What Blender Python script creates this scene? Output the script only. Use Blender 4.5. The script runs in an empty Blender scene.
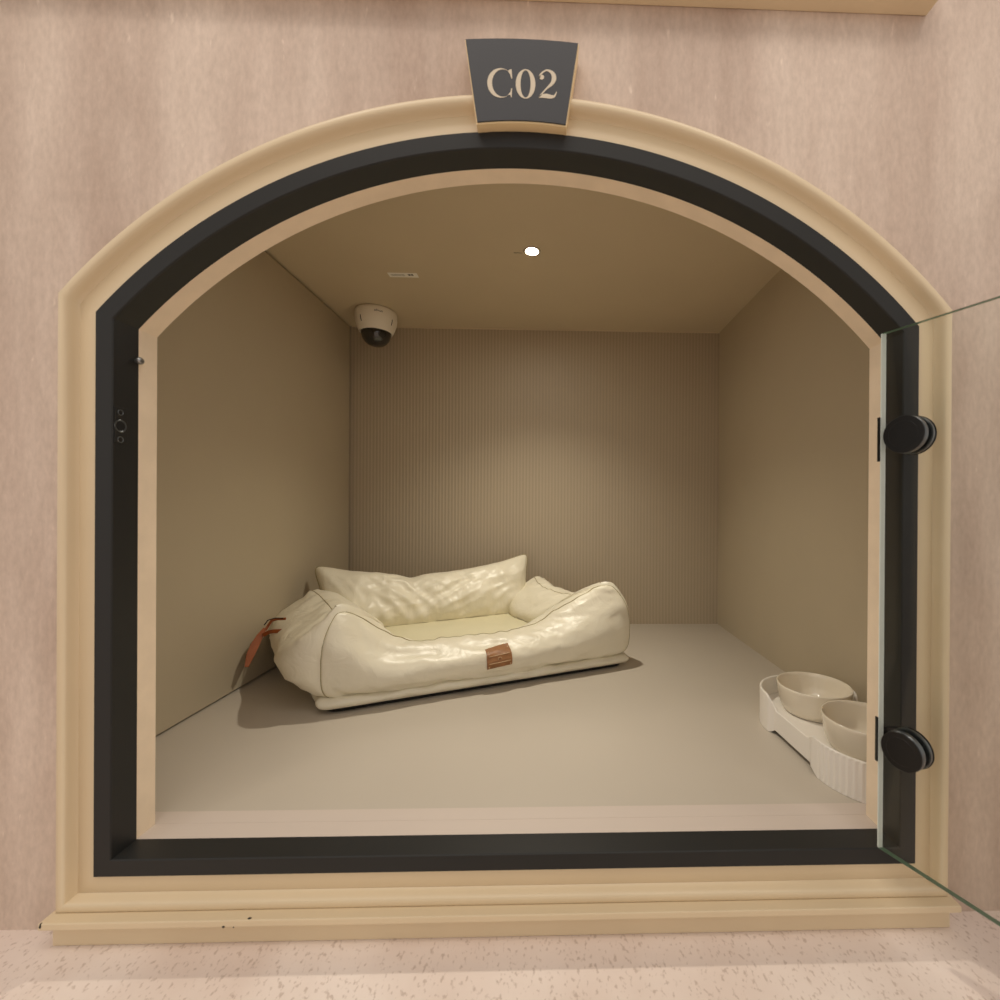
import bpy, bmesh, math, random
from mathutils import Vector, Matrix, noise
random.seed(4)
S = bpy.context.scene
C = S.collection

# ------------------------------------------------------------------ camera
def make_camera():
    yaw, pitch, roll = 0.0279253, -0.0018451, 0.006151
    cy, sy, cp, sp = math.cos(yaw), math.sin(yaw), math.cos(pitch), math.sin(pitch)
    f = Vector((sy*cp, cy*cp, sp)); r = Vector((cy, -sy, 0)); u = r.cross(f)
    r2 = r*math.cos(roll) + u*math.sin(roll); u2 = -r*math.sin(roll) + u*math.cos(roll)
    cd = bpy.data.cameras.new('camera'); co = bpy.data.objects.new('camera', cd); C.objects.link(co)
    M = Matrix(((r2.x, u2.x, -f.x, 0), (r2.y, u2.y, -f.y, -0.55), (r2.z, u2.z, -f.z, 0), (0, 0, 0, 1)))
    co.matrix_world = M
    cd.dof.use_dof = True; cd.dof.focus_distance = 1.05; cd.dof.aperture_fstop = 6.5
    cd.sensor_width = 36; cd.lens = 0.4472196*36
    cd.shift_x = -0.06418; cd.shift_y = 0.00681
    cd.clip_start = 0.01
    S.camera = co
make_camera()

# ------------------------------------------------------------------ world, lights, exposure
W = bpy.data.worlds.new('hall'); S.world = W; W.use_nodes = True
bg = W.node_tree.nodes['Background']; bg.inputs[0].default_value = (1.0, 0.92, 0.845, 1); bg.inputs[1].default_value = 0.72

def lamp(name, kind, loc, target, energy, col, **kw):
    d = bpy.data.lights.new(name, kind); d.energy = energy; d.color = col
    for k, v in kw.items(): setattr(d, k, v)
    o = bpy.data.objects.new(name, d); C.objects.link(o); o.location = loc
    o.rotation_euler = (Vector(target)-Vector(loc)).to_track_quat('-Z', 'Y').to_euler()
    return o
# ceiling downlights of the hall in front of the wall
lamp('hall_downlight', 'SPOT', (-0.95, -0.75, 2.0), (-0.1, 0.2, -0.1), 12, (1, .90, .79), spot_size=1.9, spot_blend=.6, shadow_soft_size=.07)
lamp('hall_downlight', 'SPOT', (0.95, -0.70, 2.0), (0.1, 0.0, 0.1), 5, (1, .89, .80), spot_size=1.9, spot_blend=.6, shadow_soft_size=.10)
lamp('hall_overhead_fill', 'AREA', (0.1, -0.95, 2.3), (0, -.35, -.5), 17, (1, .90, .80), shape='RECTANGLE', size=2.4, size_y=.7)  # unseen soft fill from overhead, added to brighten the sill tops and wall
S.view_settings.view_transform = 'Standard'; S.view_settings.look = 'None'
S.view_settings.gamma = 1; S.view_settings.use_curve_mapping = False
S.view_settings.exposure = 0.0

# ------------------------------------------------------------------ helpers
def srgb(r, g, b):
    f = lambda c: (c/255)/12.92 if c/255 <= .04045 else ((c/255+.055)/1.055)**2.4
    return (f(r), f(g), f(b), 1)

def mat(name, col, rough=.5, metal=0, var=0.0, scale=20, bump=0.0, bscale=200, stretch=None, spec=.5, coat=0, col2=None, ramp=(.35, .65), bdist=.001, sheen=0):
    m = bpy.data.materials.new(name); m.use_nodes = True
    nt = m.node_tree; p = nt.nodes['Principled BSDF']
    p.inputs['Base Color'].default_value = col; p.inputs['Roughness'].default_value = rough; p.inputs['Metallic'].default_value = metal
    p.inputs['Specular IOR Level'].default_value = spec; p.inputs['Coat Weight'].default_value = coat
    tc = nt.nodes.new('ShaderNodeTexCoord'); mp = nt.nodes.new('ShaderNodeMapping')
    nt.links.new(tc.outputs['Object'], mp.inputs[0])
    if stretch: mp.inputs['Scale'].default_value = stretch
    if var or col2:
        n = nt.nodes.new('ShaderNodeTexNoise'); n.inputs['Scale'].default_value = scale; n.inputs['Detail'].default_value = 6
        nt.links.new(mp.outputs[0], n.inputs['Vector'])
        cr = nt.nodes.new('ShaderNodeValToRGB'); nt.links.new(n.outputs[0], cr.inputs[0])
        c2 = col2 or tuple(c*(1-var) for c in col[:3])+(1,)
        cr.color_ramp.elements[0].position = ramp[0]; cr.color_ramp.elements[1].position = ramp[1]
        cr.color_ramp.elements[0].color = c2; cr.color_ramp.elements[1].color = col
        nt.links.new(cr.outputs[0], p.inputs['Base Color'])
    if bump:
        n2 = nt.nodes.new('ShaderNodeTexNoise'); n2.inputs['Scale'].default_value = bscale; n2.inputs['Detail'].default_value = 4
        nt.links.new(mp.outputs[0], n2.inputs['Vector'])
        b = nt.nodes.new('ShaderNodeBump'); b.inputs['Strength'].default_value = bump; b.inputs['Distance'].default_value = bdist
        nt.links.new(n2.outputs[0], b.inputs['Height']); nt.links.new(b.outputs[0], p.inputs['Normal'])
    return m

def travertine():
    m = bpy.data.materials.new('travertine wall'); m.use_nodes = True; nt = m.node_tree; p = nt.nodes['Principled BSDF']
    p.inputs['Roughness'].default_value = .55
    tc = nt.nodes.new('ShaderNodeTexCoord')
    def streak(sc, st, det=6):
        mp = nt.nodes.new('ShaderNodeMapping'); mp.inputs['Scale'].default_value = st
        nt.links.new(tc.outputs['Object'], mp.inputs[0])
        n = nt.nodes.new('ShaderNodeTexNoise'); n.inputs['Scale'].default_value = sc; n.inputs['Detail'].default_value = det
        n.inputs['Roughness'].default_value = .6
        nt.links.new(mp.outputs[0], n.inputs['Vector']); return n
    def ramp(n, a, b, ca, cb):
        cr = nt.nodes.new('ShaderNodeValToRGB'); nt.links.new(n.outputs[0], cr.inputs[0])
        cr.color_ramp.elements[0].position = a; cr.color_ramp.elements[1].position = b
        cr.color_ramp.elements[0].color = ca; cr.color_ramp.elements[1].color = cb; return cr
    def mix(kind, f, a, b):
        x = nt.nodes.new('ShaderNodeMix'); x.data_type = 'RGBA'; x.blend_type = kind; x.inputs[0].default_value = f
        nt.links.new(a.outputs[0] if a.bl_idname != 'ShaderNodeMix' else a.outputs[2], x.inputs[6]); nt.links.new(b.outputs[0], x.inputs[7]); return x
    base = ramp(streak(6, (1, 1, .20)), .36, .66, srgb(187, 163, 146), srgb(222, 203, 187))
    fine = ramp(streak(34, (1, 1, .22)), .34, .66, (.925, .915, .905, 1), (1.02, 1.02, 1.02, 1))
    grain = ramp(streak(170, (1, 1, .45), 3), .3, .7, (.88, .87, .86, 1), (1.04, 1.04, 1.04, 1))
    fleck = ramp(streak(80, (1, 1, .30), 3), .66, .75, (0, 0, 0, 1), (.16, .15, .13, 1))
    a = mix('MULTIPLY', 1, base, fine); b = mix('MULTIPLY', 1, a, grain); c = mix('ADD', 1, b, fleck)
    nt.links.new(c.outputs[2], p.inputs['Base Color'])
    bp = nt.nodes.new('ShaderNodeBump'); bp.inputs['Strength'].default_value = .15; bp.inputs['Distance'].default_value = .001
    nt.links.new(streak(120, (1, 1, .3)).outputs[0], bp.inputs['Height']); nt.links.new(bp.outputs[0], p.inputs['Normal'])
    return m

def stone():
    m = mat('pitted stone', srgb(236, 222, 212), .6, var=0, scale=7, col2=srgb(222, 204, 192), stretch=(1, .6, 1))
    nt = m.node_tree; p = nt.nodes['Principled BSDF']; src = p.inputs['Base Color'].links[0].from_socket
    tc = nt.nodes.new('ShaderNodeTexCoord'); mp = nt.nodes.new('ShaderNodeMapping'); mp.inputs['Scale'].default_value = (1.0, .6, 1)
    mp.inputs['Rotation'].default_value = (0, 0, .25)
    nt.links.new(tc.outputs['Object'], mp.inputs[0])
    v = nt.nodes.new('ShaderNodeTexNoise'); v.inputs['Scale'].default_value = 260; v.inputs['Detail'].default_value = 3
    nt.links.new(mp.outputs[0], v.inputs['Vector'])
    cr = nt.nodes.new('ShaderNodeValToRGB'); nt.links.new(v.outputs[0], cr.inputs[0])
    cr.color_ramp.elements[0].position = .32; cr.color_ramp.elements[1].position = .42
    cr.color_ramp.elements[0].color = (.74, .70, .67, 1); cr.color_ramp.elements[1].color = (1, 1, 1, 1)
    x = nt.nodes.new('ShaderNodeMix'); x.data_type = 'RGBA'; x.blend_type = 'MULTIPLY'; x.inputs[0].default_value = 1
    nt.links.new(src, x.inputs[6]); nt.links.new(cr.outputs[0], x.inputs[7]); nt.links.new(x.outputs[2], p.inputs['Base Color'])
    return m

def ribbed_laminate():
    m = mat('ribbed laminate', srgb(170, 152, 124), .5)
    nt = m.node_tree; p = nt.nodes['Principled BSDF']
    tc = nt.nodes.new('ShaderNodeTexCoord')
    w = nt.nodes.new('ShaderNodeTexWave'); w.wave_type = 'BANDS'; w.bands_direction = 'X'
    w.inputs['Scale'].default_value = 27; w.inputs['Distortion'].default_value = 0
    nt.links.new(tc.outputs['Object'], w.inputs['Vector'])
    cr = nt.nodes.new('ShaderNodeValToRGB'); nt.links.new(w.outputs[0], cr.inputs[0])
    cr.color_ramp.elements[0].color = srgb(176, 161, 138); cr.color_ramp.elements[1].color = srgb(190, 174, 149)
    nt.links.new(cr.outputs[0], p.inputs['Base Color'])
    b = nt.nodes.new('ShaderNodeBump'); b.inputs['Strength'].default_value = .35; b.inputs['Distance'].default_value = .001
    nt.links.new(w.outputs[0], b.inputs['Height']); nt.links.new(b.outputs[0], p.inputs['Normal'])
    return m

def leather():
    m = mat('cream leather', srgb(234, 226, 203), .40, bump=.25, bscale=420, bdist=.0004, var=.05, scale=9, spec=.5, coat=.05)
    m.node_tree.nodes['Principled BSDF'].inputs['Coat Roughness'].default_value = .3
    nt = m.node_tree; p = nt.nodes['Principled BSDF']
    b1 = p.inputs['Normal'].links[0].from_node
    n = nt.nodes.new('ShaderNodeTexNoise'); n.inputs['Scale'].default_value = 22; n.inputs['Detail'].default_value = 3; n.inputs['Distortion'].default_value = 1.2
    tc = nt.nodes.new('ShaderNodeTexCoord'); nt.links.new(tc.outputs['Object'], n.inputs['Vector'])
    b2 = nt.nodes.new('ShaderNodeBump'); b2.inputs['Strength'].default_value = .35; b2.inputs['Distance'].default_value = .008
    nt.links.new(n.outputs[0], b2.inputs['Height']); nt.links.new(b2.outputs[0], b1.inputs['Normal'])
    return m

def glass_face():
    m = bpy.data.materials.new('clear glass'); m.use_nodes = True; nt = m.node_tree
    nt.nodes.remove(nt.nodes['Principled BSDF']); out = nt.nodes['Material Output']
    t = nt.nodes.new('ShaderNodeBsdfTransparent'); t.inputs[0].default_value = (.985, .995, .98, 1)
    g = nt.nodes.new('ShaderNodeBsdfGlossy'); g.inputs['Roughness'].default_value = .02
    f = nt.nodes.new('ShaderNodeFresnel'); f.inputs[0].default_value = 1.25
    x = nt.nodes.new('ShaderNodeMixShader')
    nt.links.new(f.outputs[0], x.inputs[0]); nt.links.new(t.outputs[0], x.inputs[1]); nt.links.new(g.outputs[0], x.inputs[2])
    nt.links.new(x.outputs[0], out.inputs[0]); return m

def emis(name, col, st):
    m = bpy.data.materials.new(name); m.use_nodes = True; p = m.node_tree.nodes['Principled BSDF']
    p.inputs['Emission Color'].default_value = col; p.inputs['Emission Strength'].default_value = st; return m

M = dict(
    wall=travertine(), stone=stone(), ribbed=ribbed_laminate(), leather=leather(), glass=glass_face(),
    cream=mat('cream lacquer', srgb(224, 204, 170), .38, var=.04, scale=6),
    black=mat('black lacquered metal', srgb(38, 38, 37), .45, spec=.3, bump=.08, bscale=600),
    wood=mat('raw fibreboard', srgb(246, 226, 198), .6, var=.07, scale=30, bump=.1, bscale=300),
    laminate=mat('greige laminate', srgb(190, 176, 150), .48, var=.03, scale=5, bump=.06, bscale=500),
    ceil=mat('greige ceiling board', srgb(212, 196, 166), .55, var=.03, scale=5),
    floor=mat('greige vinyl floor', srgb(192, 182, 167), .40, var=.04, scale=3, stretch=(.4, 1, 1), bump=.05, bscale=300),
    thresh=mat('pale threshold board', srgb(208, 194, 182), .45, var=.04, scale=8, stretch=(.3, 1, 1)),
    gap=mat('dark gap', srgb(16, 14, 12), .8),
    signface=mat('charcoal sign face', srgb(50, 51, 55), .5, bump=.1, bscale=500),
    signbody=mat('cream sign body', srgb(236, 208, 160), .45),
    letter=mat('cream lettering', srgb(212, 198, 174), .5),
    plastic=mat('off white plastic', srgb(238, 232, 222), .4),
    ceramic=mat('cream glazed ceramic', srgb(234, 224, 204), .18, coat=.4),
    cam=mat('camera housing plastic', srgb(246, 238, 222), .4),
    dome=mat('smoked dome', srgb(26, 26, 24), .08, spec=.7, coat=.5),
    lens=mat('lens', srgb(120, 120, 118), .2, metal=.4),
    knob=mat('black satin metal', srgb(20, 20, 20), .3, metal=.3),
    knobrim=mat('grey satin metal', srgb(98, 102, 104), .28, metal=.8),
    steel=mat('zinc steel', srgb(150, 150, 148), .35, metal=.9),
    tan=mat('tan leather', srgb(158, 108, 64), .5, var=.25, scale=60, bump=.3, bscale=300),
    stitch=mat('pale stitching', srgb(210, 180, 140), .6),
    orange=mat('orange leather', srgb(156, 80, 24), .5, var=.2, scale=40),
    piping=mat('dark cream piping', srgb(162, 148, 108), .4),
    mattress=mat('cream mattress leather', srgb(226, 218, 184), .42, var=.04, scale=12, bump=.25, bscale=60, bdist=.003),
    under=mat('black underside fabric', srgb(26, 23, 20), .8),
    paper=mat('white label paper', srgb(250, 246, 236), .6),
    ink=mat('dark print', srgb(60, 52, 46), .7),
    gedge=mat('glass edge', srgb(240, 248, 240), .3, spec=.6),  # near-white colour stands in for light carried through the pane
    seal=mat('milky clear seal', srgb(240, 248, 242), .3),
    gedge2=mat('green glass edge', srgb(120, 150, 124), .15),
    disc=emis('lamp diffuser', (1, .93, .80, 1), 380),
    ring=mat('white lamp ring', srgb(200, 190, 175), .4),
)

def link(name, me, m, parent=None, smooth=False):
    o = bpy.data.objects.new(name, me); C.objects.link(o)
    for mm in (m if isinstance(m, (list, tuple)) else [m]): me.materials.append(mm)
    if parent is not None:
        o.parent = parent
        root = parent
        off = Vector((0, 0, 0))
        while root is not None: off += root.location; root = root.parent
        me.transform(Matrix.Translation(-off))
    if smooth:
        for p in me.polygons: p.use_smooth = True
    return o

def obj(name, bm, m, parent=None, smooth=False, bevel=0, seg=2):
    bmesh.ops.recalc_face_normals(bm, faces=bm.faces)
    me = bpy.data.meshes.new(name); bm.to_mesh(me); bm.free()
    o = link(name, me, m, parent, smooth)
    if bevel:
        b = o.modifiers.new('bevel', 'BEVEL'); b.width = bevel; b.segments = seg; b.limit_method = 'ANGLE'
    return o

def struct(o): o['kind'] = 'structure'; return o
def tag(o, label, cat, group=None):
    o['label'] = label; o['category'] = cat
    if group: o['group'] = group
    return o
def thing(name, label, cat, loc, group=None):
    o = bpy.data.objects.new(name, None); C.objects.link(o); o.location = loc; o.empty_display_size = .05
    return tag(o, label, cat, group)

def box(bm, x0, x1, y0, y1, z0, z1):
    vs = [bm.verts.new((x, y, z)) for x in (x0, x1) for y in (y0, y1) for z in (z0, z1)]
    for f in ((0, 1, 3, 2), (4, 6, 7, 5), (0, 4, 5, 1), (2, 3, 7, 6), (0, 2, 6, 4), (1, 5, 7, 3)): bm.faces.new([vs[i] for i in f])
    return vs

def lathe(bm, prof, c=(0, 0, 0), axis=None, n=48, rfun=None):
    """prof: list of (r, z); revolved about axis through c"""
    q = Vector((0, 0, 1)).rotation_difference(Vector(axis)) if axis else None
    rings = []
    for r, z in prof:
        if r < 1e-6:
            v = Vector((0, 0, z)); v = q @ v if q else v
            rings.append([bm.verts.new(v+Vector(c))]); continue
        R = []
        for i in range(n):
            a = 2*math.pi*i/n; rr = r*(rfun(a) if rfun else 1)
            v = Vector((rr*math.cos(a), rr*math.sin(a), z)); v = q @ v if q else v
            R.append(bm.verts.new(v+Vector(c)))
        rings.append(R)
    for A, B in zip(rings, rings[1:]):
        for i in range(n):
            j = (i+1) % n
            if len(A) == 1 and len(B) == 1: continue
            if len(A) == 1: bm.faces.new((A[0], B[i], B[j]))
            elif len(B) == 1: bm.faces.new((A[i], A[j], B[0]))
            else: bm.faces.new((A[i], A[j], B[j], B[i]))

def tube(bm, pts, r, n=8, closed=False):
    pts = [Vector(p) for p in pts]; rings = []
    up = Vector((.13, .21, .97))
    N = len(pts)
    for i, p in enumerate(pts):
        t = (pts[(i+1) % N if closed else min(i+1, N-1)] - pts[(i-1) % N if closed else max(i-1, 0)]).normalized()
        a = t.cross(up).normalized(); b = t.cross(a)
        rr = r(i/(N-1)) if callable(r) else r
        rings.append([bm.verts.new(p+rr*(math.cos(2*math.pi*k/n)*a+math.sin(2*math.pi*k/n)*b)) for k in range(n)])
    for i in range(N if closed else N-1):
        A, B = rings[i], rings[(i+1) % N]
        for k in range(n): bm.faces.new((A[k], A[(k+1) % n], B[(k+1) % n], B[k]))
    if not closed:
        bm.faces.new(rings[0]); bm.faces.new(rings[-1])

def filled(polys, y0, y1):
    """2D outlines (x,z), first outer then holes; extruded between y0 and y1 -> bmesh"""
    cu = bpy.data.curves.new('tmp', 'CURVE'); cu.dimensions = '2D'; cu.fill_mode = 'BOTH'; cu.extrude = abs(y1-y0)/2
    for P in polys:
        s = cu.splines.new('POLY'); s.points.add(len(P)-1); s.use_cyclic_u = True
        for q, (x, z) in zip(s.points, P): q.co = (x, z, 0, 1)
    o = bpy.data.objects.new('tmp', cu); C.objects.link(o)
    dg = bpy.context.evaluated_depsgraph_get(); me = bpy.data.meshes.new_from_object(o.evaluated_get(dg))
    bm = bmesh.new(); bm.from_mesh(me)
    bmesh.ops.transform(bm, matrix=Matrix(((1, 0, 0, 0), (0, 0, -1, (y0+y1)/2), (0, 1, 0, 0), (0, 0, 0, 1))), verts=bm.verts)
    bmesh.ops.remove_doubles(bm, verts=bm.verts, dist=1e-6)
    bpy.data.objects.remove(o); bpy.data.curves.remove(cu); bpy.data.meshes.remove(me)
    return bm

# ------------------------------------------------------------------ the arch outline
CX, CZ, HA, ZB, RA = -0.0427, -0.2085, 0.5037, -0.4482, 0.667
def outline(d, n=72, dr=None):
    """loop of (x,z) offset outward by d from the black frame's outer edge: BL, BR, arc right->left"""
    a = HA+d; r = RA+(d if dr is None else dr); t0 = math.asin(min(.999, a/r))
    P = [(CX-a, ZB-d), (CX+a, ZB-d)]
    for i in range(n+1):
        t = t0-2*t0*i/n
        P.append((CX+r*math.sin(t), CZ+r*math.cos(t)))
    return P
def ring_sweep(prof, closed_prof=False, open_bottom=False, topstretch=None):
    """prof: list of (d, y). Sweeps it round the outline."""
    bm = bmesh.new(); L = []
    for d, y in prof:
        P = outline(d, dr=(topstretch(d) if topstretch else None))
        if open_bottom: P = P[1:]+[P[0]]
        L.append([bm.verts.new((x, y, z)) for x, z in P])
    n = len(L[0]); m = len(L)
    for i in range(m if closed_prof else m-1):
        A, B = L[i], L[(i+1) % m]
        for k in range(n-1 if open_bottom else n):
            bm.faces.new((A[k], A[(k+1) % n], B[(k+1) % n], B[k]))
    if open_bottom and closed_prof:
        bm.faces.new([l[0] for l in L]); bm.faces.new([l[-1] for l in L])
    return bm

# ------------------------------------------------------------------ setting
XL, XR, ZF, ZC, YB, YF = -0.7192, 0.6087, -0.4278, 0.6371, 1.0681, 0.0610
ZO = -0.5204
wf = struct(obj('wall_front', filled([[(-2.4, ZO), (2.4, ZO), (2.4, 2.2), (-2.4, 2.2)], outline(-0.0015)], 0.012, 0.0608), M['wall']))
bm = bmesh.new(); box(bm, -3, 3, -2.6, .06, ZO-.05, ZO); struct(obj('floor', bm, M['stone']))
bm = bmesh.new(); box(bm, XL-.05, XR+.03, .0605, YB+.03, ZF-.02, ZF); struct(obj('floor', bm, M['floor']))
bm = bmesh.new(); box(bm, XL-.05, XR+.03, .0612, YB+.03, ZC, ZC+.02); struct(obj('ceiling', bm, M['ceil']))
bm = bmesh.new(); box(bm, XL-.05, XR+.03, YB, YB+.02, ZF, ZC); struct(obj('wall_back', bm, M['ribbed']))
bm = bmesh.new(); box(bm, XL-.018, XL, .0612, YB-.011, ZF+.0038, ZC-.0055); struct(obj('wall_left', bm, M['laminate'], bevel=.0006))
bm = bmesh.new(); box(bm, XL-.05, XL-.032, .0612, YB, ZF, ZC); struct(obj('wall_left', bm, M['gap']))
bm = bmesh.new(); box(bm, XR, XR+.02, .0612, YB, ZF, ZC); struct(obj('wall_right', bm, M['laminate']))
# thin bead where ceiling meets the back wall
bm = bmesh.new(); box(bm, XL+.004, XR, YB-.0035, YB, ZC-.0035, ZC); struct(obj('trim_1', bm, M['ceil']))
# black steel frame
w = 0.0204
struct(obj('trim_2', ring_sweep([(0, .0118), (0, .0006), (-.0006, 0), (-w+.0012, 0), (-w, .0012), (-w, .0337), (-.002, .0337)]), M['black']))
# raw board lining behind it (sides and arch)
struct(obj('trim_3', ring_sweep([(-w+.0003, .0338), (-w+.0003, .0608), (-.0018, .0608), (-.0018, .0338)], True, True), M['wood']))
bm = bmesh.new(); box(bm, CX-HA+w-.0002, CX+HA-w+.0002, .0338, .0608, ZF-.018, ZF+.0002)
struct(obj('trim_4', bm, M['thresh']))
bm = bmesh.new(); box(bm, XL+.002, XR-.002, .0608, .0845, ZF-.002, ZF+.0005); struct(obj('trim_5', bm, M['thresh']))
# cream moulding round the arch
def ts(d): return d*1.09 if d > .02 else d
struct(obj('trim_6', ring_sweep([(.0002, .0118), (.0002, .0035), (.0205, .0035), (.0215, .0043), (.0226, .0030), (.0236, .0005), (.0245, -.0025), (.0256, -.0056), (.0270, -.0078), (.0290, -.0088), (.033, -.0088), (.0352, -.0074), (.036, -.005), (.036, .0118)], topstretch=ts), M['cream'], smooth=False, bevel=0))
for p in S.objects['trim_6'].data.polygons: p.use_smooth = True
S.objects['trim_6'].data.set_sharp_from_angle(angle=.75)
# sill below it and the matching underside of the sill of the suite above
def sill(zt, half, y_top, zbot, und=.0098, half2=.5400):
    bm = bmesh.new(); box(bm, CX-half, CX+half, y_top, .0118, zt-.0082, zt)
    box(bm, CX-half2, CX+half2, -und, .0118, zbot, zt-.0083)
    return bm
sl = struct(obj('trim_7', sill(-.4834, .5440, -.0215, ZO, ), M['cream'], bevel=.0012))
bm = bmesh.new(); box(bm, -1.02, CX+.519, -.0098, .0118, .6310, .6600)
struct(obj('trim_8', bm, M['cream'], bevel=.0012))
# chips in the sill's edge
for cx_, cz_, y_, s_ in ((-.5835, -.4862, -.0205, (.0012, .002, .0034)), (-.3775, -.4905, -.0216, (.0017, .0008, .0012)), (-.3495, -.4836, -.0190, (.0026, .0016, .0006)), (-.366, -.4912, -.0216, (.0008, .0005, .0006))):
    bm = bmesh.new(); bmesh.ops.create_icosphere(bm, subdivisions=2, radius=1)
    for v in bm.verts:
        v.co = Vector((v.co.x*s_[0], v.co.y*s_[1], v.co.z*s_[2]))*(1+.25*noise.noise(v.co*2+Vector((cx_*50, 0, 0))))+Vector((cx_, y_, cz_))
    obj('paint_chip', bm, M['under'], sl)

# ------------------------------------------------------------------ number plate
SG = .5365/.5278   # the plate stands this much nearer the wall
sign = thing('number_plate', 'charcoal keystone shaped number plate reading C02 above the arch', 'sign', (-.039, .010, .445))
def keystone(zt, zb, htop, hbot, rise_t, rise_b, cx=-.0382, tilt=.0):
    P = []
    for i in range(13):
        u = -1+2*i/12; P.append((cx+u*hbot, zb+rise_b*(1-u*u)))
    for i in range(13):
        u = 1-2*i/12; P.append((cx+u*htop, zt+rise_t*(1-u*u)))
    return P
obj('backing', filled([keystone(.5462*SG, .4478*SG, .0672*SG, .0529*SG, .0028, .0035, -.0382*SG)], -.0118, .011), M['signbody'], sign, bevel=.0006)
obj('face', filled([keystone(.5459*SG, .4498*SG, .0660*SG, .0518*SG, .0028, .0035, -.0382*SG)], -.0135, -.0117), M['signface'], sign)
def ell(cx, cz, rx, rz, a0, a1, n):
    return [(cx+rx*math.cos(math.radians(a0+(a1-a0)*i/n)), cz+rz*math.sin(math.radians(a0+(a1-a0)*i/n))) for i in range(n+1)]
def place(P, x0, z0, h): return [(x0+x*h, z0+z*h) for x, z in P]
def stroke(pts, sub=10):
    out = []
    K = len(pts)
    for i in range(K-1):
        p0, p1, p2, p3 = pts[max(i-1, 0)], pts[i], pts[i+1], pts[min(i+2, K-1)]
        for j in range(sub):
            t = j/sub
            out.append([.5*((2*b)+(-a+c)*t+(2*a-5*b+4*c-d)*t*t+(-a+3*b-3*c+d)*t**3) for a, b, c, d in zip(p0, p1, p2, p3)])
    out.append(list(pts[-1])); L = []; R = []
    for i, (x, z, wd) in enumerate(out):
        a = out[max(i-1, 0)]; b = out[min(i+1, len(out)-1)]
        tx, tz = b[0]-a[0], b[1]-a[1]; l = math.hypot(tx, tz) or 1
        L.append((x-tz/l*wd/2, z+tx/l*wd/2)); R.append((x+tz/l*wd/2, z-tx/l*wd/2))
    return L+R[::-1]
def glyph(name, polys, x0, z0, h):
    bm = bmesh.new()
    for P in polys:
        b = filled([place(q, x0*SG, z0*SG, h*SG) for q in P], -.0138, -.0132)
        me = bpy.data.meshes.new('t'); b.to_mesh(me); b.free(); bm.from_mesh(me); bpy.data.meshes.remove(me)
    return obj(name, bm, M['letter'], sign)
glyph('letter', [[ell(.46, .5, .46, .51, 40, 318, 40)+ell(.54, .5, .375, .475, 318, 42, 40)],
                 [[(.80, .98), (.84, .98), (.86, .66), (.835, .66), (.78, .82), (.70, .93)]],
                 [[(.72, .09), (.80, .20), (.835, .33), (.86, .33), (.85, .02), (.82, .02), (.80, .10)]]], -.0785, .4790, .0338)
glyph('numeral', [[ell(.34, .5, .34, .51, 0, 354, 40), ell(.34, .5, .175, .475, 0, 354, 40)]], -.0452, .4788, .0338)
ball = ell(.13, .74, .085, .085, 0, 340, 18)
glyph('numeral', [[stroke([(.06, .70, .03), (.09, .84, .05), (.30, .985, .055), (.50, .90, .12), (.565, .73, .16), (.50, .54, .12), (.30, .34, .055), (.09, .10, .04), (.05, .03, .03)])],
                  [ball],
                  [stroke([(.04, .02, .03), (.14, .075, .12), (.30, .085, .15), (.45, .065, .13), (.58, .09, .07), (.66, .25, .02)])]], -.0192, .4795, .0335)

# ------------------------------------------------------------------ glass door
P0 = Vector((.4141, -.0035, 0)); dd = Vector((.41, -.912, 0)).normalized(); nn = Vector((dd.y, -dd.x, 0))  # nn points to the left / camera side
door = thing('glass_door', 'frameless clear glass door swung open on the right of the arch', 'door', (.42, -.02, -.42))
T = .0068; LEN = .93
bm = bmesh.new()
A = [P0, P0+dd*LEN, P0+dd*LEN+nn*T, P0+nn*T]
lo = [bm.verts.new((p.x, p.y, -.4222)) for p in A]; hi = [bm.verts.new((p.x, p.y, .2163)) for p in A]
fs = []
for i in range(4):
    j = (i+1) % 4; fs.append(bm.faces.new((lo[i], lo[j], hi[j], hi[i])))
bt = bm.faces.new(lo[::-1]); tp = bm.faces.new(hi)
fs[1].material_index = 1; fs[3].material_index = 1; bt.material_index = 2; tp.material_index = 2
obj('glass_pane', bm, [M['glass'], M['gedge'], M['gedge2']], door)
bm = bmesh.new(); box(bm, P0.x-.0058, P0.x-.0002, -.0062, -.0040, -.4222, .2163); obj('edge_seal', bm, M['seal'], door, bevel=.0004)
def disc_prof(r, t0, t1, b=.0012):
    return [(0, t0), (r-b, t0), (r, t0+b), (r, t1-b), (r-b, t1), (0, t1)]
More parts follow.
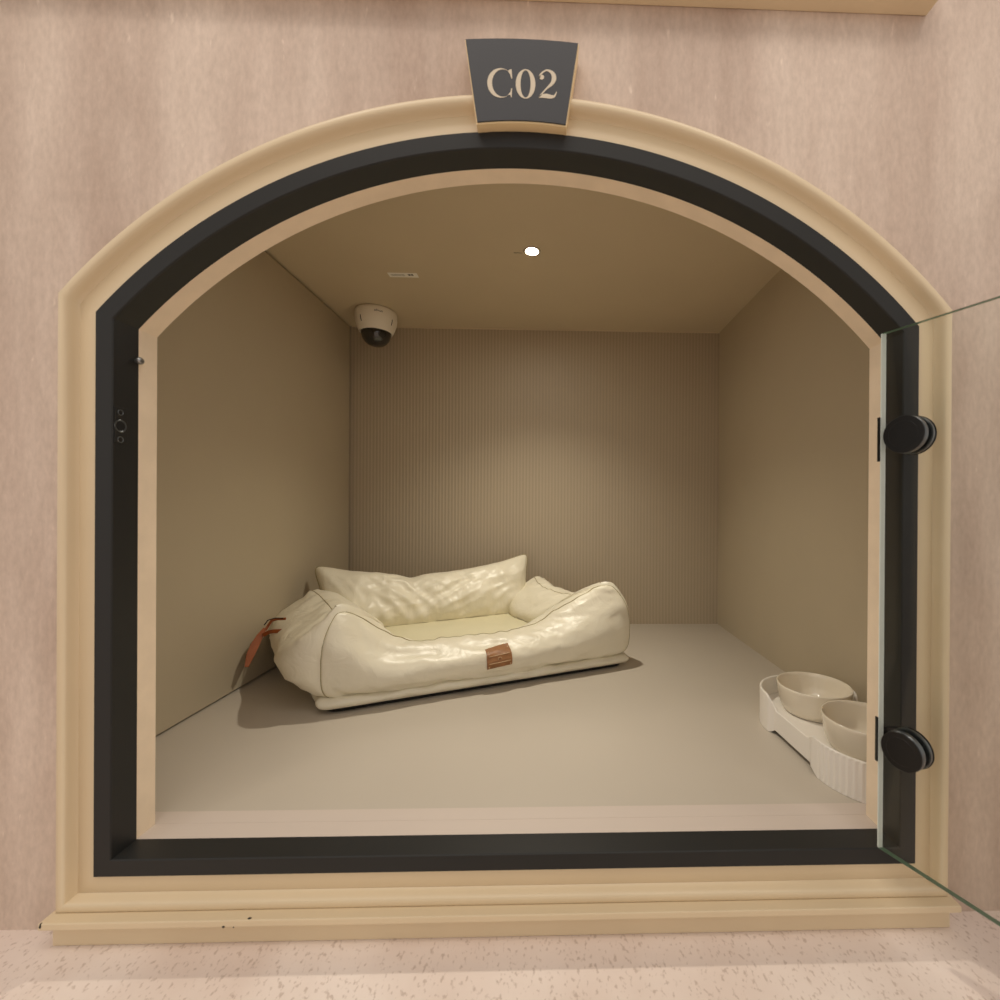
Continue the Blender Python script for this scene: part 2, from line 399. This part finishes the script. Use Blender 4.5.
for zc in (.0868, -.2865):
    c = P0+dd*.0290; c.z = zc
    hroot = thing('hinge', '', '', (0, 0, 0)); 
    for k in ('label', 'category'): del hroot[k]
    hroot.parent = door; hroot.location = Vector((.42, -.02, zc))-door.location
    ax = (nn.x, nn.y, 0)
    bm = bmesh.new(); lathe(bm, disc_prof(.0222, T+.0002, T+.0074), c, ax, 64); obj('clamp_disc', bm, M['knobrim'], hroot)
    bm = bmesh.new(); lathe(bm, disc_prof(.0220, T+.0075, T+.0092, .0006), c, ax, 64); lathe(bm, [(.0158, T+.0092), (.0156, T+.0094), (0, T+.0094)], c, ax, 48)
    obj('cover_cap', bm, M['knob'], hroot)
    bm = bmesh.new(); lathe(bm, disc_prof(.0225, -.0062, -.0002), c, ax, 64); obj('clamp_disc', bm, M['knobrim'], hroot)
    bm = bmesh.new(); lathe(bm, disc_prof(.0232, -.0078, -.0063, .0006), c, ax, 64); obj('cover_cap', bm, M['knob'], hroot)
    bm = bmesh.new(); box(bm, .4064, .4080, -.0050, -.0015, zc-.029, zc+.026)
    box(bm, .4150, .4402, -.0030, .0, zc-.012, zc+.012)
    obj('mounting_arm', bm, M['knob'], hroot, bevel=.0003)

# lock keeper and little stud on the left of the frame
XI = CX-HA+w
kp = thing('strike_plate', 'small black strike plate with round latch hole in left frame jamb', 'latch plate', (XI, .012, .094))
bm = bmesh.new(); box(bm, XI, XI+.0008, .0065-.004, .0065+.0125, .0735, .1165); obj('plate', bm, M['black'], kp, bevel=.0003)
for dz, r in ((.094, .0052), (.1105, .0024), (.0775, .0026)):
    bm = bmesh.new(); lathe(bm, [(r, .0005), (r*1.35, .0012), (r*1.5, .0009), (r*1.5, .0004)], (XI, .0095, dz), (1, 0, 0), 24)
    obj('hole_rim', bm, M['knobrim'], kp)
    bm = bmesh.new(); lathe(bm, [(r, .0009), (0, .0009)], (XI, .0095, dz), (1, 0, 0), 24); obj('hole', bm, M['gap'], kp)
bm = bmesh.new(); lathe(bm, [(.0022, 0), (.0022, .004), (.0045, .0042), (.0045, .006), (.003, .008), (0, .0082)], (XI, .0300, .1800), (1, 0, 0), 14)
tag(obj('stud', bm, M['steel']), 'tiny grey metal stud on the left frame jamb near the spring of the arch', 'stud')

# ------------------------------------------------------------------ downlight
dl = thing('downlight', 'small round recessed downlight glowing in the niche ceiling', 'ceiling light', (-.0531, .5713, ZC))
bm = bmesh.new(); lathe(bm, [(.0150, -.0012), (.0172, -.0024), (.0212, -.002), (.0218, 0), (.0150, 0)], (-.0531, .5713, ZC), None, 48); obj('trim_ring', bm, M['ring'], dl, smooth=True)
bm = bmesh.new(); lathe(bm, [(.0150, -.0010), (.010, -.0018), (0, -.0022)], (-.0531, .5713, ZC), None, 48); obj('diffuser', bm, M['disc'], dl, smooth=True)
lamp('downlight_beam', 'SPOT', (-.0531, .5713, ZC-.006), (-.0531, .60, ZF), 22, (1, .93, .79), spot_size=1.98, spot_blend=1.0, shadow_soft_size=.016)
# small scuff beside it and a paper label
bm = bmesh.new()
for i in range(5): box(bm, -.099+i*.0042, -.0965+i*.0042, .5795+.001*math.sin(i*2.2), .5815+.001*math.sin(i*2.2), ZC-.0007, ZC+.0001)
tag(obj('pencil_mark', bm, M['ink']), 'tiny dark pencil mark on the ceiling just left of the downlight', 'mark')
st = thing('paper_label', 'narrow white paper label stuck on the niche ceiling', 'label', (-.415, .701, ZC))
bm = bmesh.new(); box(bm, -.455, -.375, .6905, .7135, ZC-.0008, ZC+.0001); obj('paper', bm, M['paper'], st)
bm = bmesh.new()
for i in range(7): box(bm, -.401+i*.0022, -.4003+i*.0022+(.0008 if i % 3 else .0002), .6945, .7035, ZC-.0012, ZC-.0007)
for r_ in range(2): box(bm, -.448, -.410, .698+.006*r_, .6988+.006*r_, ZC-.0012, ZC-.0007)
obj('print', bm, M['ink'], st)

# ------------------------------------------------------------------ dome camera
cc = thing('security_camera', 'cream dome security camera with smoked lens cover on the niche ceiling corner', 'camera', (-.568, .915, ZC))
cpos = (-.5830, .945, ZC)
bm = bmesh.new(); lathe(bm, [(0, 0), (.0600, 0), (.0640, -.003), (.0655, -.012), (.0655, -.024), (.0635, -.040), (.0590, -.054), (.0540, -.066), (.0515, -.0705), (.0495, -.0715), (.0482, -.0690), (.0478, -.058), (0, -.058)], cpos, None, 64)
hs = obj('housing', bm, M['cam'], cc, smooth=True)
bm = bmesh.new(); lathe(bm, [(.0474, -.060), (.0470, -.072), (.0450, -.082), (.0405, -.093), (.0330, -.103), (.0220, -.1105), (.010, -.1135), (0, -.1142)], cpos, None, 48); obj('dome', bm, M['dome'], cc, smooth=True)
for dz, r in ((-.087, .0095), (-.099, .0075)):
    q = Vector((.30, -.80, -.52)).normalized()
    bm = bmesh.new(); lathe(bm, [(r, 0), (r, .003), (r*.6, .0036), (0, .002)], Vector((cpos[0]+.012, cpos[1]-.030+(.012 if dz < -.09 else 0), cpos[2]+dz)), q, 20)
    obj('lens', bm, M['lens'], cc)
fc = bpy.data.curves.new('t', 'FONT'); fc.body = 'alhua'; fc.size = .0095; fc.align_x = 'CENTER'; fc.extrude = .0004
to = bpy.data.objects.new('t', fc); C.objects.link(to)
me = bpy.data.meshes.new_from_object(to.evaluated_get(bpy.context.evaluated_depsgraph_get()))
bpy.data.objects.remove(to)
ang = math.atan2(-.83, .42)
for v in me.vertices:   # wrap the logo on the housing wall
    a = ang+v.co.x*1.35/.066; rr = .0653+v.co.z
    v.co = Vector((cpos[0]+rr*math.cos(a), cpos[1]+rr*math.sin(a), cpos[2]-.0225+v.co.y))
link('logo', me, M['ink'], cc)
for a0 in (-.9, .75):
    bm = bmesh.new()
    tube(bm, [Vector((cpos[0]+(.0642-.00011*k*k)*math.cos(ang+a0), cpos[1]+(.0642-.00011*k*k)*math.sin(ang+a0), cpos[2]-.034-.003*k)) for k in range(7)], .0011, 6)
    obj('screw_slot', bm, M['ink'], cc)

# ------------------------------------------------------------------ feeding stand and bowls
SX, SY0, SY1, SR = .5090, .152, .305, .0905
stand = thing('feeding_stand', 'off-white plastic feeding stand with ribbed end holding two bowls in the right corner', 'pet bowl stand', (SX, .25, ZF))
def sm(a, b, x):
    t = max(0, min(1, (x-a)/(b-a))); return t*t*(3-2*t)
def stand_loop(n=160):
    L = []
    per = 2*math.pi*SR+2*(SY1-SY0)
    for i in range(n):
        s = per*i/n
        a = math.pi*SR
        if s < a: t = math.pi+s/SR; c = (SX, SY0); k = 'front'; th = t
        elif s < a+(SY1-SY0): L.append((SX+SR, SY0+(s-a), (1, 0), s)); continue
        elif s < 2*a+(SY1-SY0): t = (s-a-(SY1-SY0))/SR; c = (SX, SY1)
        else: L.append((SX-SR, SY1-(s-2*a-(SY1-SY0)), (-1, 0), s)); continue
        L.append((c[0]+SR*math.cos(t), c[1]+SR*math.sin(t), (math.cos(t), math.sin(t)), s))
    return [(x-(.006*sm(.165, .180, y)*sm(.300, .285, y)*(1 if x > SX else -1)), y, n_, s) for x, y, n_, s in L]
def top_h(y): return .0460+.0150*sm(.155, .128, y)*0+.0135*sm(.190, .160, y)+.0235*sm(.276, .306, y)
def bot_h(y):
    e = sm(.150, .170, y)*sm(.296, .280, y); return .0005+.0085*e
def turn(x, y, z):   # the stand sits a few degrees askew
    a = math.radians(3); dx, dy = x-SX, y-.23
    return (SX+dx*math.cos(a)-dy*math.sin(a), .23+dx*math.sin(a)+dy*math.cos(a), z)
bm = bmesh.new(); rings = [[] for _ in range(8)]
for i, (x, y, nrm, s) in enumerate(stand_loop(720)):
    h = top_h(y); b = bot_h(y); rib = 0
    if y < .150: rib = .0007*math.cos(2*math.pi*s/.0088)
    pr = [(0, b+.0), (rib, b+.004), (rib, h-.004), (0, h-.001), (-.0012, h), (-.0032, h), (-.0045, h-.0015), (-.0045, .033)]
    for k, (o, z) in enumerate(pr): rings[k].append(bm.verts.new(turn(x+nrm[0]*o, y+nrm[1]*o, ZF+z)))
n = len(rings[0])
for A_, B_ in zip(rings, rings[1:]):
    for k in range(n): bm.faces.new((A_[k], A_[(k+1) % n], B_[(k+1) % n], B_[k]))
bm.faces.new(rings[-1])
inn = [bm.verts.new((v.co.x, v.co.y, ZF+.012)) for v in rings[-1]]
for k in range(n): bm.faces.new((rings[0][k], rings[0][(k+1) % n], inn[(k+1) % n], inn[k]))
bm.faces.new(inn)
obj('tray', bm, M['plastic'], stand, smooth=False)
for sx_ in (-1, 1):
    for y_ in (.11, .345):
        bm = bmesh.new(); lathe(bm, [(0, 0), (.008, 0), (.008, .0125), (0, .0125)], (SX+sx_*.055, y_, ZF), None, 20); obj('foot', bm, M['plastic'], stand)
bowlp = [(0, 0), (.050, 0), (.0535, .0015), (.0580, .010), (.0620, .026), (.0646, .046), (.0652, .0510), (.0646, .0524), (.0632, .0515), (.0616, .044), (.0584, .026), (.0530, .012), (.046, .007), (0, .006)]
for (bx, by, lb) in ((.5100, .303, 'round cream bowl at the back of the stand, nearer the back wall'), (.5165, .166, 'round cream bowl at the front of the stand, half hidden by the right jamb')):
    bm = bmesh.new(); lathe(bm, bowlp, (0, 0, 0), None, 72)
    o = obj('pet_bowl', bm, M['ceramic'], None, smooth=True); o.location = (bx, by, ZF+.0333)
    tag(o, lb, 'bowl', 'bowls on the feeding stand')

# ------------------------------------------------------------------ dog bed
FL, FR, BR, BL = Vector((-.462, .361)), Vector((.210, .640)), Vector((-.012, .985)), Vector((-.700, .705))
bed = thing('dog_bed', 'cream leather dog bed with raised sides and a brown leather patch on its front', 'pet bed', (-.25, .67, ZF))
def quad(inset):
    P = [FL, FR, BR, BL]; out = []
    ins = [inset]*4 if not isinstance(inset, (list, tuple)) else inset   # front, right, back, left
    for i in range(4):
        p, a, b = P[i], P[i-1], P[(i+1) % 4]
        d1 = (p-a).normalized(); d2 = (b-p).normalized()
        n1 = Vector((-d1.y, d1.x)); n2 = Vector((-d2.y, d2.x))
        q1 = p+n1*ins[i-1]; q2 = p+n2*ins[i]
        den = d1.x*d2.y-d1.y*d2.x
        t = ((q2.x-q1.x)*d2.y-(q2.y-q1.y)*d2.x)/den
        out.append(q1+d1*t)
    return out
def rounded(P, r, n=10):
    out = []
    for i in range(4):
        p, a, b = P[i], P[i-1], P[(i+1) % 4]
        u = (a-p).normalized(); v = (b-p).normalized()
        for k in range(n+1):
            t = k/n; out.append(p+u*r*(1-t)**2+v*r*t**2)
    return out
def slab(name, P, r, prof, m, parent, nz=0, cap=True, wav=0):
    """prof: list of (inset, z)"""
    bm = bmesh.new(); rings = []
    base = rounded(P, r)
    cen = sum(P, Vector((0, 0)))/4
    # resample sides
    pts = []
    N = len(base)
    for i in range(N):
        a, b = base[i], base[(i+1) % N]; L = (b-a).length; k = max(1, int(L/.012))
        for j in range(k): pts.append(a.lerp(b, j/k))
    for ins, z in prof:
        R = []
        for i, p in enumerate(pts):
            a = pts[i-1]; b = pts[(i+1) % len(pts)]; t = (b-a).normalized(); nrm = Vector((-t.y, t.x))
            q = p+nrm*ins
            wz = wav*noise.noise(Vector((q.x*28, q.y*28, z*60))) if wav else 0
            q = q-nrm*wz
            R.append(bm.verts.new((q.x, q.y, ZF+z+wz*.4)))
        rings.append(R)
    n = len(pts)
    for A_, B_ in zip(rings, rings[1:]):
        for k in range(n): bm.faces.new((A_[k], A_[(k+1) % n], B_[(k+1) % n], B_[k]))
    if cap: bm.faces.new(rings[0]); bm.faces.new(rings[-1])
    return obj(name, bm, m, parent, smooth=True)
Q0 = quad(0)
slab('underside', quad(.010), .03, [(.03, .0002), (.004, .0004), (0, .003), (0, .014)], M['under'], bed)
slab('base_cushion', Q0, .022, [(.03, .0075), (.010, .008), (.0, .012), (-.007, .019), (-.006, .026), (.003, .032), (.03, .035)], M['leather'], bed, wav=.009)

def v3(p, z): return Vector((p.x, p.y, ZF+z))
def bolster(name, A, B, iA, iB, hA, hB, hmid, lA, lB, bulge, seed, ns=110, nt=44, inbulge=.012, wrink=.009, pw=1.5, z0=.026):
    bm = bmesh.new(); rings = []; top = []; outl = []
    d = (B-A).normalized(); nrm = Vector((d.y, -d.x))
    Ls = (B-A).length
    endO = [[], []]
    for i in range(ns+1):
        s = i/ns; s = min(1, max(0, .5-.5*math.cos(math.pi*s)*(.55)-.5*(1-2*s)*(.45)))
        O = A.lerp(B, s); I = iA.lerp(iB, s)
        h = .010*(math.exp(-(s*Ls/.022)**2)*(hA > .2)+math.exp(-((1-s)*Ls/.022)**2)*(hB > .2))+hmid+(hA-hmid)*math.exp(-(s/lA)**pw)+(hB-hmid)*math.exp(-((1-s)/lB)**pw)
        pf = max(0, 1-abs(2*s-1)**7)**.5; pf2 = max(0, 1-abs(2*s-1)**3)**.5
        R = []
        for k in range(nt):
            t = 2*math.pi*k/nt
            c_, s_ = math.cos(t), math.sin(t)
            edg = math.exp(-(min(s, 1-s)*Ls/.075)**1.5); e = 2/((2.6+.8*edg) if s_ > 0 else 4.5)
            cq = math.copysign(abs(c_)**e, c_); sq = math.copysign(abs(s_)**e, s_)
            q = .5+.5*cq            # 0 outer, 1 inner
            zz = .5+.5*sq
            # shape: top leans: narrower at the top
            qn = q
            cq_ = .40-.20*edg
            if zz > .5: qn = cq_+(q-cq_)*(1-(.42+.30*edg)*((zz-.5)*2)**1.8)
            p = O.lerp(I, qn)
            ob = bulge*pf*math.sin(math.pi*min(1, zz*1.02))**.8*max(0, 1-2*q) + inbulge*-pf2*math.sin(math.pi*zz)*max(0, 2*q-1)
            p = p+nrm*ob
            z = z0+(h-z0)*zz
            P = v3(p, z)
            out = Vector((nrm.x*(1-2*q), nrm.y*(1-2*q), (zz-.5)*1.4)).normalized()
            sx = s*Ls
            # gathered folds running in from the seams, softer creases over the body
            edge = math.exp(-(min(s, 1-s)*Ls/.13)**1.4)
            f1 = noise.noise(Vector((sx*9+seed, zz*9+sx*4, seed*3.1)))
            f2 = noise.noise(Vector((sx*34+zz*7, zz*3.0+seed, q*2)))
            f3 = 1-abs(noise.noise(Vector((sx*16+zz*5+seed, zz*7-sx*6, seed)))) * 2
            g = math.exp(-((1-zz)/.22)**2)+math.exp(-(zz/.22)**2)
            disp = wrink*(.75*f1+.45*f2*(.25+g)+.28*f3*.6+edge*.5*noise.noise(Vector((sx*14, zz*15+q*5, seed))))
            gath = math.exp(-((1-s)*Ls/.035)**2)*(1 if hB > .2 else 0)
            disp += gath*.006*noise.noise(Vector((sx*10, z*75, seed)))
            fade = min(1, min(s, 1-s)*Ls/.018)
            P += out*disp*fade
            R.append(bm.verts.new(P))
        rings.append(R)
        kt = max(range(nt), key=lambda k: (R[k].co.z))
        top.append([r.co.copy() for r in R])
    for A_, B_ in zip(rings, rings[1:]):
        for k in range(nt): bm.faces.new((A_[k], A_[(k+1) % nt], B_[(k+1) % nt], B_[k]))
    bm.faces.new(rings[0]); bm.faces.new(rings[-1][::-1])
    return obj(name, bm, M['leather'], bed, smooth=True), top
I0 = quad([.120, .150, .03, .140])
iFL, iFR, iBR, iBL = I0
fb, ftop = bolster('front_bolster', FL, FR, iFL, iFR, .200, .204, .110, .105, .17, .016, 3.3, ns=150, pw=1.7)
lb_, ltop = bolster('side_bolster', BL, FL, iBL, iFL, .19, .208, .178, .3, .12, .072, 8.1, inbulge=.02)
rb_, rtop = bolster('side_bolster', FR, BR, iFR, iBR, .214, .19, .172, .12, .3, .012, 12.7, inbulge=.02)
# seam piping: along the inner top edge of the front, and down each front corner
def seam(name, loops, ks, r, parent, lift=.001):
    pts = []
    for lp in loops:
        pts.append(lp[ks])
    bm = bmesh.new(); tube(bm, pts, r, 6); return obj(name, bm, M['piping'], parent, smooth=True)
KT = 9
seam('piping', ftop, KT, .0016, fb)
seam('piping', ltop, 13, .0012, lb_)
seam('piping', rtop, 9, .0012, rb_)
for tp_, par in ((ftop[0], fb), (ftop[-1], fb)):
    bm = bmesh.new(); tube(bm, [tp_[k] for k in range(9, 33)], .0010, 6); obj('corner_piping', bm, M['piping'], par, smooth=True)

# mattress
slab('mattress', quad([.09, .11, .02, .11]), .05, [(.0, .036), (-.004, .060), (.0, .074), (.006, .081), (.014, .0850), (.022, .0865)], M['mattress'], bed, wav=.004)

# back cushion
def back_cushion():
    BLb, BRb = Vector((-.600, .675, ZF+.050)), Vector((-.078, .918, ZF+.062))
    BLt, BRt = Vector((-.698, .775, ZF+.252)), Vector((-.078, .985, ZF+.268))
    nrm = (BRb-BLb).cross(BLt-BLb).normalized()
    if nrm.y > 0: nrm = -nrm
    bm = bmesh.new(); NU, NW = 110, 44; g = {}; border = []
    for side in (0, 1):
        for i in range(NU+1):
            for j in range(NW+1):
                onb = i in (0, NU) or j in (0, NW)
                if side and onb: g[side, i, j] = g[0, i, j]; continue
                u, w_ = -1+2*i/NU, -1+2*j/NW
                # pulled-in sides, pointed corners
                uu = u*(1-.030*(1-w_*w_)-.035*w_**10); ww = w_*(1-.06*(1-u**6)-.07*abs(u)**24)
                a = BLb.lerp(BRb, (uu+1)/2); b = BLt.lerp(BRt, (uu+1)/2)
                P = a.lerp(b, (ww+1)/2)
                P.z -= .047*(1-u*u)*sm(0, 1, (w_+1)/2)+.012*math.exp(-((u+.18)/.10)**2)*sm(.2, 1, (w_+1)/2)
                t = (max(0, 1-abs(u)**5)*max(0, 1-abs(w_)**2.8))**.5
                th = (.066 if side == 0 else -.055)*t
                fx = u*.26; fz = w_*.09
                f1 = noise.noise(Vector((fx*16+2, fz*20, side*7)))
                rid = noise.noise(Vector((fx*24+fz*14, fz*6-fx*3, 5+side*3))); rid2 = noise.noise(Vector((fx*18-fz*26, fz*16+fx*8, 9)))
                bot = math.exp(-((w_+.85)/.28)**2)
                puck = noise.noise(Vector((fx*75, fz*8, 3)))
                fold = (1-abs(rid)*2.4)*.55+(1-abs(rid2)*2.6)*.35
                lft = .6+.5*math.exp(-((u+.35)/.5)**2)
                disp = t*(.013*f1+.013*fold*lft+.009*bot*puck)
                P += nrm*(th+(disp if side == 0 else -disp))
                g[side, i, j] = bm.verts.new(P)
        for i in range(NU):
            for j in range(NW):
                q = (g[side, i, j], g[side, i+1, j], g[side, i+1, j+1], g[side, i, j+1])
                bm.faces.new(q if side == 0 else q[::-1])
    for i in range(NU): border.append(g[0, i, NW].co.copy())
    for j in range(NW, 0, -1): border.append(g[0, NU, j].co.copy())
    for i in range(NU, 0, -1): border.append(g[0, i, 0].co.copy())
    for j in range(NW): border.append(g[0, 0, j].co.copy())
    o = obj('back_cushion', bm, M['leather'], bed, smooth=True)
    bm = bmesh.new(); tube(bm, border, .0018, 6, True); obj('piping', bm, M['piping'], o, smooth=True)
back_cushion()

# leather patch on the front face
def patch():
    d = (FR-FL).normalized(); nrm = Vector((d.y, -d.x))
    # find surface location on the front bolster near the patch spot
    s = .502
    c = FL.lerp(FR, s)
    zc = .066
    best = None
    dg = bpy.context.evaluated_depsgraph_get()
    oo = fb
    def hit(a, z):
        src = v3(FL.lerp(FR, s)+d*a+nrm*.25, z); dirv = Vector((-nrm.x, -nrm.y, 0))
        loc = oo.matrix_world.translation
        base = bed.location
        ok, p, n_, _ = oo.ray_cast(src-base, dirv)
        return (p+base, n_) if ok else (v3(c+d*a, z), Vector((nrm.x, nrm.y, 0)))
    bm = bmesh.new(); NX, NZ = 14, 10; W2, H2 = .0295, .0195; F = {}
    H9 = [[hit(a_*W2, zc+.010+z_*H2+.07*a_*W2)[0] for a_ in (-1, 0, 1)] for z_ in (-1, 0, 1)]
    lag = lambda P, t: P[0]*(t*(t-1)/2)+P[1]*(1-t*t)+P[2]*(t*(t+1)/2)
    for sd in (0, 1):
        for i in range(NX+1):
            for j in range(NZ+1):
                a = -W2+2*W2*i/NX; z = zc+.010+(-H2+2*H2*j/NZ)+.0*a
                p = lag([lag(row, -1+2*i/NX) for row in H9], -1+2*j/NZ)
                ph, _n = hit(a, z+.07*a); N3 = Vector((nrm.x, nrm.y, 0))
                p = p+N3*max(0, (ph-p).dot(N3))
                puff = .0016*(abs(math.cos(math.pi*1.5*(j/NZ-.5)))) if sd == 0 else 0
                F[sd, i, j] = bm.verts.new(p+Vector((nrm.x, nrm.y, 0))*((.0034+puff) if sd == 0 else .0002))
    for sd in (0, 1):
        for i in range(NX):
            for j in range(NZ): bm.faces.new((F[sd, i, j], F[sd, i+1, j], F[sd, i+1, j+1], F[sd, i, j+1]))
    for i in range(NX):
        for j in (0, NZ): bm.faces.new((F[0, i, j], F[0, i+1, j], F[1, i+1, j], F[1, i, j]))
    for j in range(NZ):
        for i in (0, NX): bm.faces.new((F[0, i, j], F[0, i, j+1], F[1, i, j+1], F[1, i, j]))
    corners = [F[0, i, j].co.copy() for i in (1, NX-1) for j in (1, NZ-1)]
    rows = [[F[0, i, j].co.copy() for i in range(1, NX)] for j in (3, NZ-3)]
    mid = F[0, NX//2, NZ//2].co.copy()
    o = obj('leather_patch', bm, M['tan'], bed, smooth=False)
    for c_ in corners:
        bm = bmesh.new(); bmesh.ops.create_uvsphere(bm, u_segments=10, v_segments=6, radius=.0016, matrix=Matrix.Translation(c_+Vector((nrm.x, nrm.y, 0))*.0004)); obj('rivet', bm, M['stitch'], o, smooth=True)
    for r_ in rows:
        bm = bmesh.new(); tube(bm, [p+Vector((nrm.x, nrm.y, 0))*.0003 for p in r_], .0006, 5); obj('stitching', bm, M['stitch'], o)
    bm = bmesh.new(); tube(bm, [mid+Vector((d.x*.0045*math.cos(t), d.y*.0045*math.cos(t), .0035*math.sin(t)))+Vector((nrm.x, nrm.y, 0))*.0006 for t in [k*math.pi/6 for k in range(12)]], .0006, 5, True); obj('embossing', bm, M['stitch'], o)
bpy.context.view_layer.update()
patch()

# orange leather carrying strap at the left end
sroot = thing('carry_strap', '', '', (0, 0, 0))
for k in ('label', 'category'): del sroot[k]
sroot.parent = bed; sroot.location = Vector((-.68, .55, -.3))-bed.location
def ribbon(name, pts, wid, th, m, side=Vector((.35, -.35, .6))):
    bm = bmesh.new(); R = []
    pts = [Vector(p) for p in pts]
    for i, p in enumerate(pts):
        t = (pts[min(i+1, len(pts)-1)]-pts[max(i-1, 0)]).normalized()
        vw = (Vector((0, -.55, 0))-p).normalized()
        a = t.cross(vw).normalized(); b = t.cross(a).normalized()
        wd = wid(i/(len(pts)-1)) if callable(wid) else wid
        R.append([bm.verts.new(p+a*sx*wd/2+b*sy*th/2) for sx, sy in ((-1, -1), (1, -1), (1, 1), (-1, 1))])
    for A_, B_ in zip(R, R[1:]):
        for k in range(4): bm.faces.new((A_[k], A_[(k+1) % 4], B_[(k+1) % 4], B_[k]))
    bm.faces.new(R[0]); bm.faces.new(R[-1])
    return obj(name, bm, m, sroot, bevel=.0006)
ribbon('strap', [(-.640, .548, -.2765), (-.660, .546, -.2766), (-.672, .545, -.2800), (-.680, .545, -.2920), (-.684, .540, -.3020)], .006, .003, M['orange'])
ribbon('strap', [(-.630, .520, -.2980), (-.655, .522, -.2995), (-.670, .530, -.3040), (-.684, .533, -.3120)], .009, .003, M['orange'])
ribbon('strap_body', [(-.686, .542, -.2980), (-.690, .530, -.3130), (-.692, .515, -.3300), (-.692, .500, -.3480), (-.691, .490, -.3620), (-.690, .484, -.3700)], lambda t: .007+.011*math.sin(math.pi*min(.97, t*1.1)), .004, M['orange'])
bm = bmesh.new(); tube(bm, [(-.645, .546, -.2745), (-.664, .545, -.2742), (-.680, .543, -.2790), (-.687, .541, -.2900)], .0013, 6); obj('strap_edge', bm, M['under'], sroot)
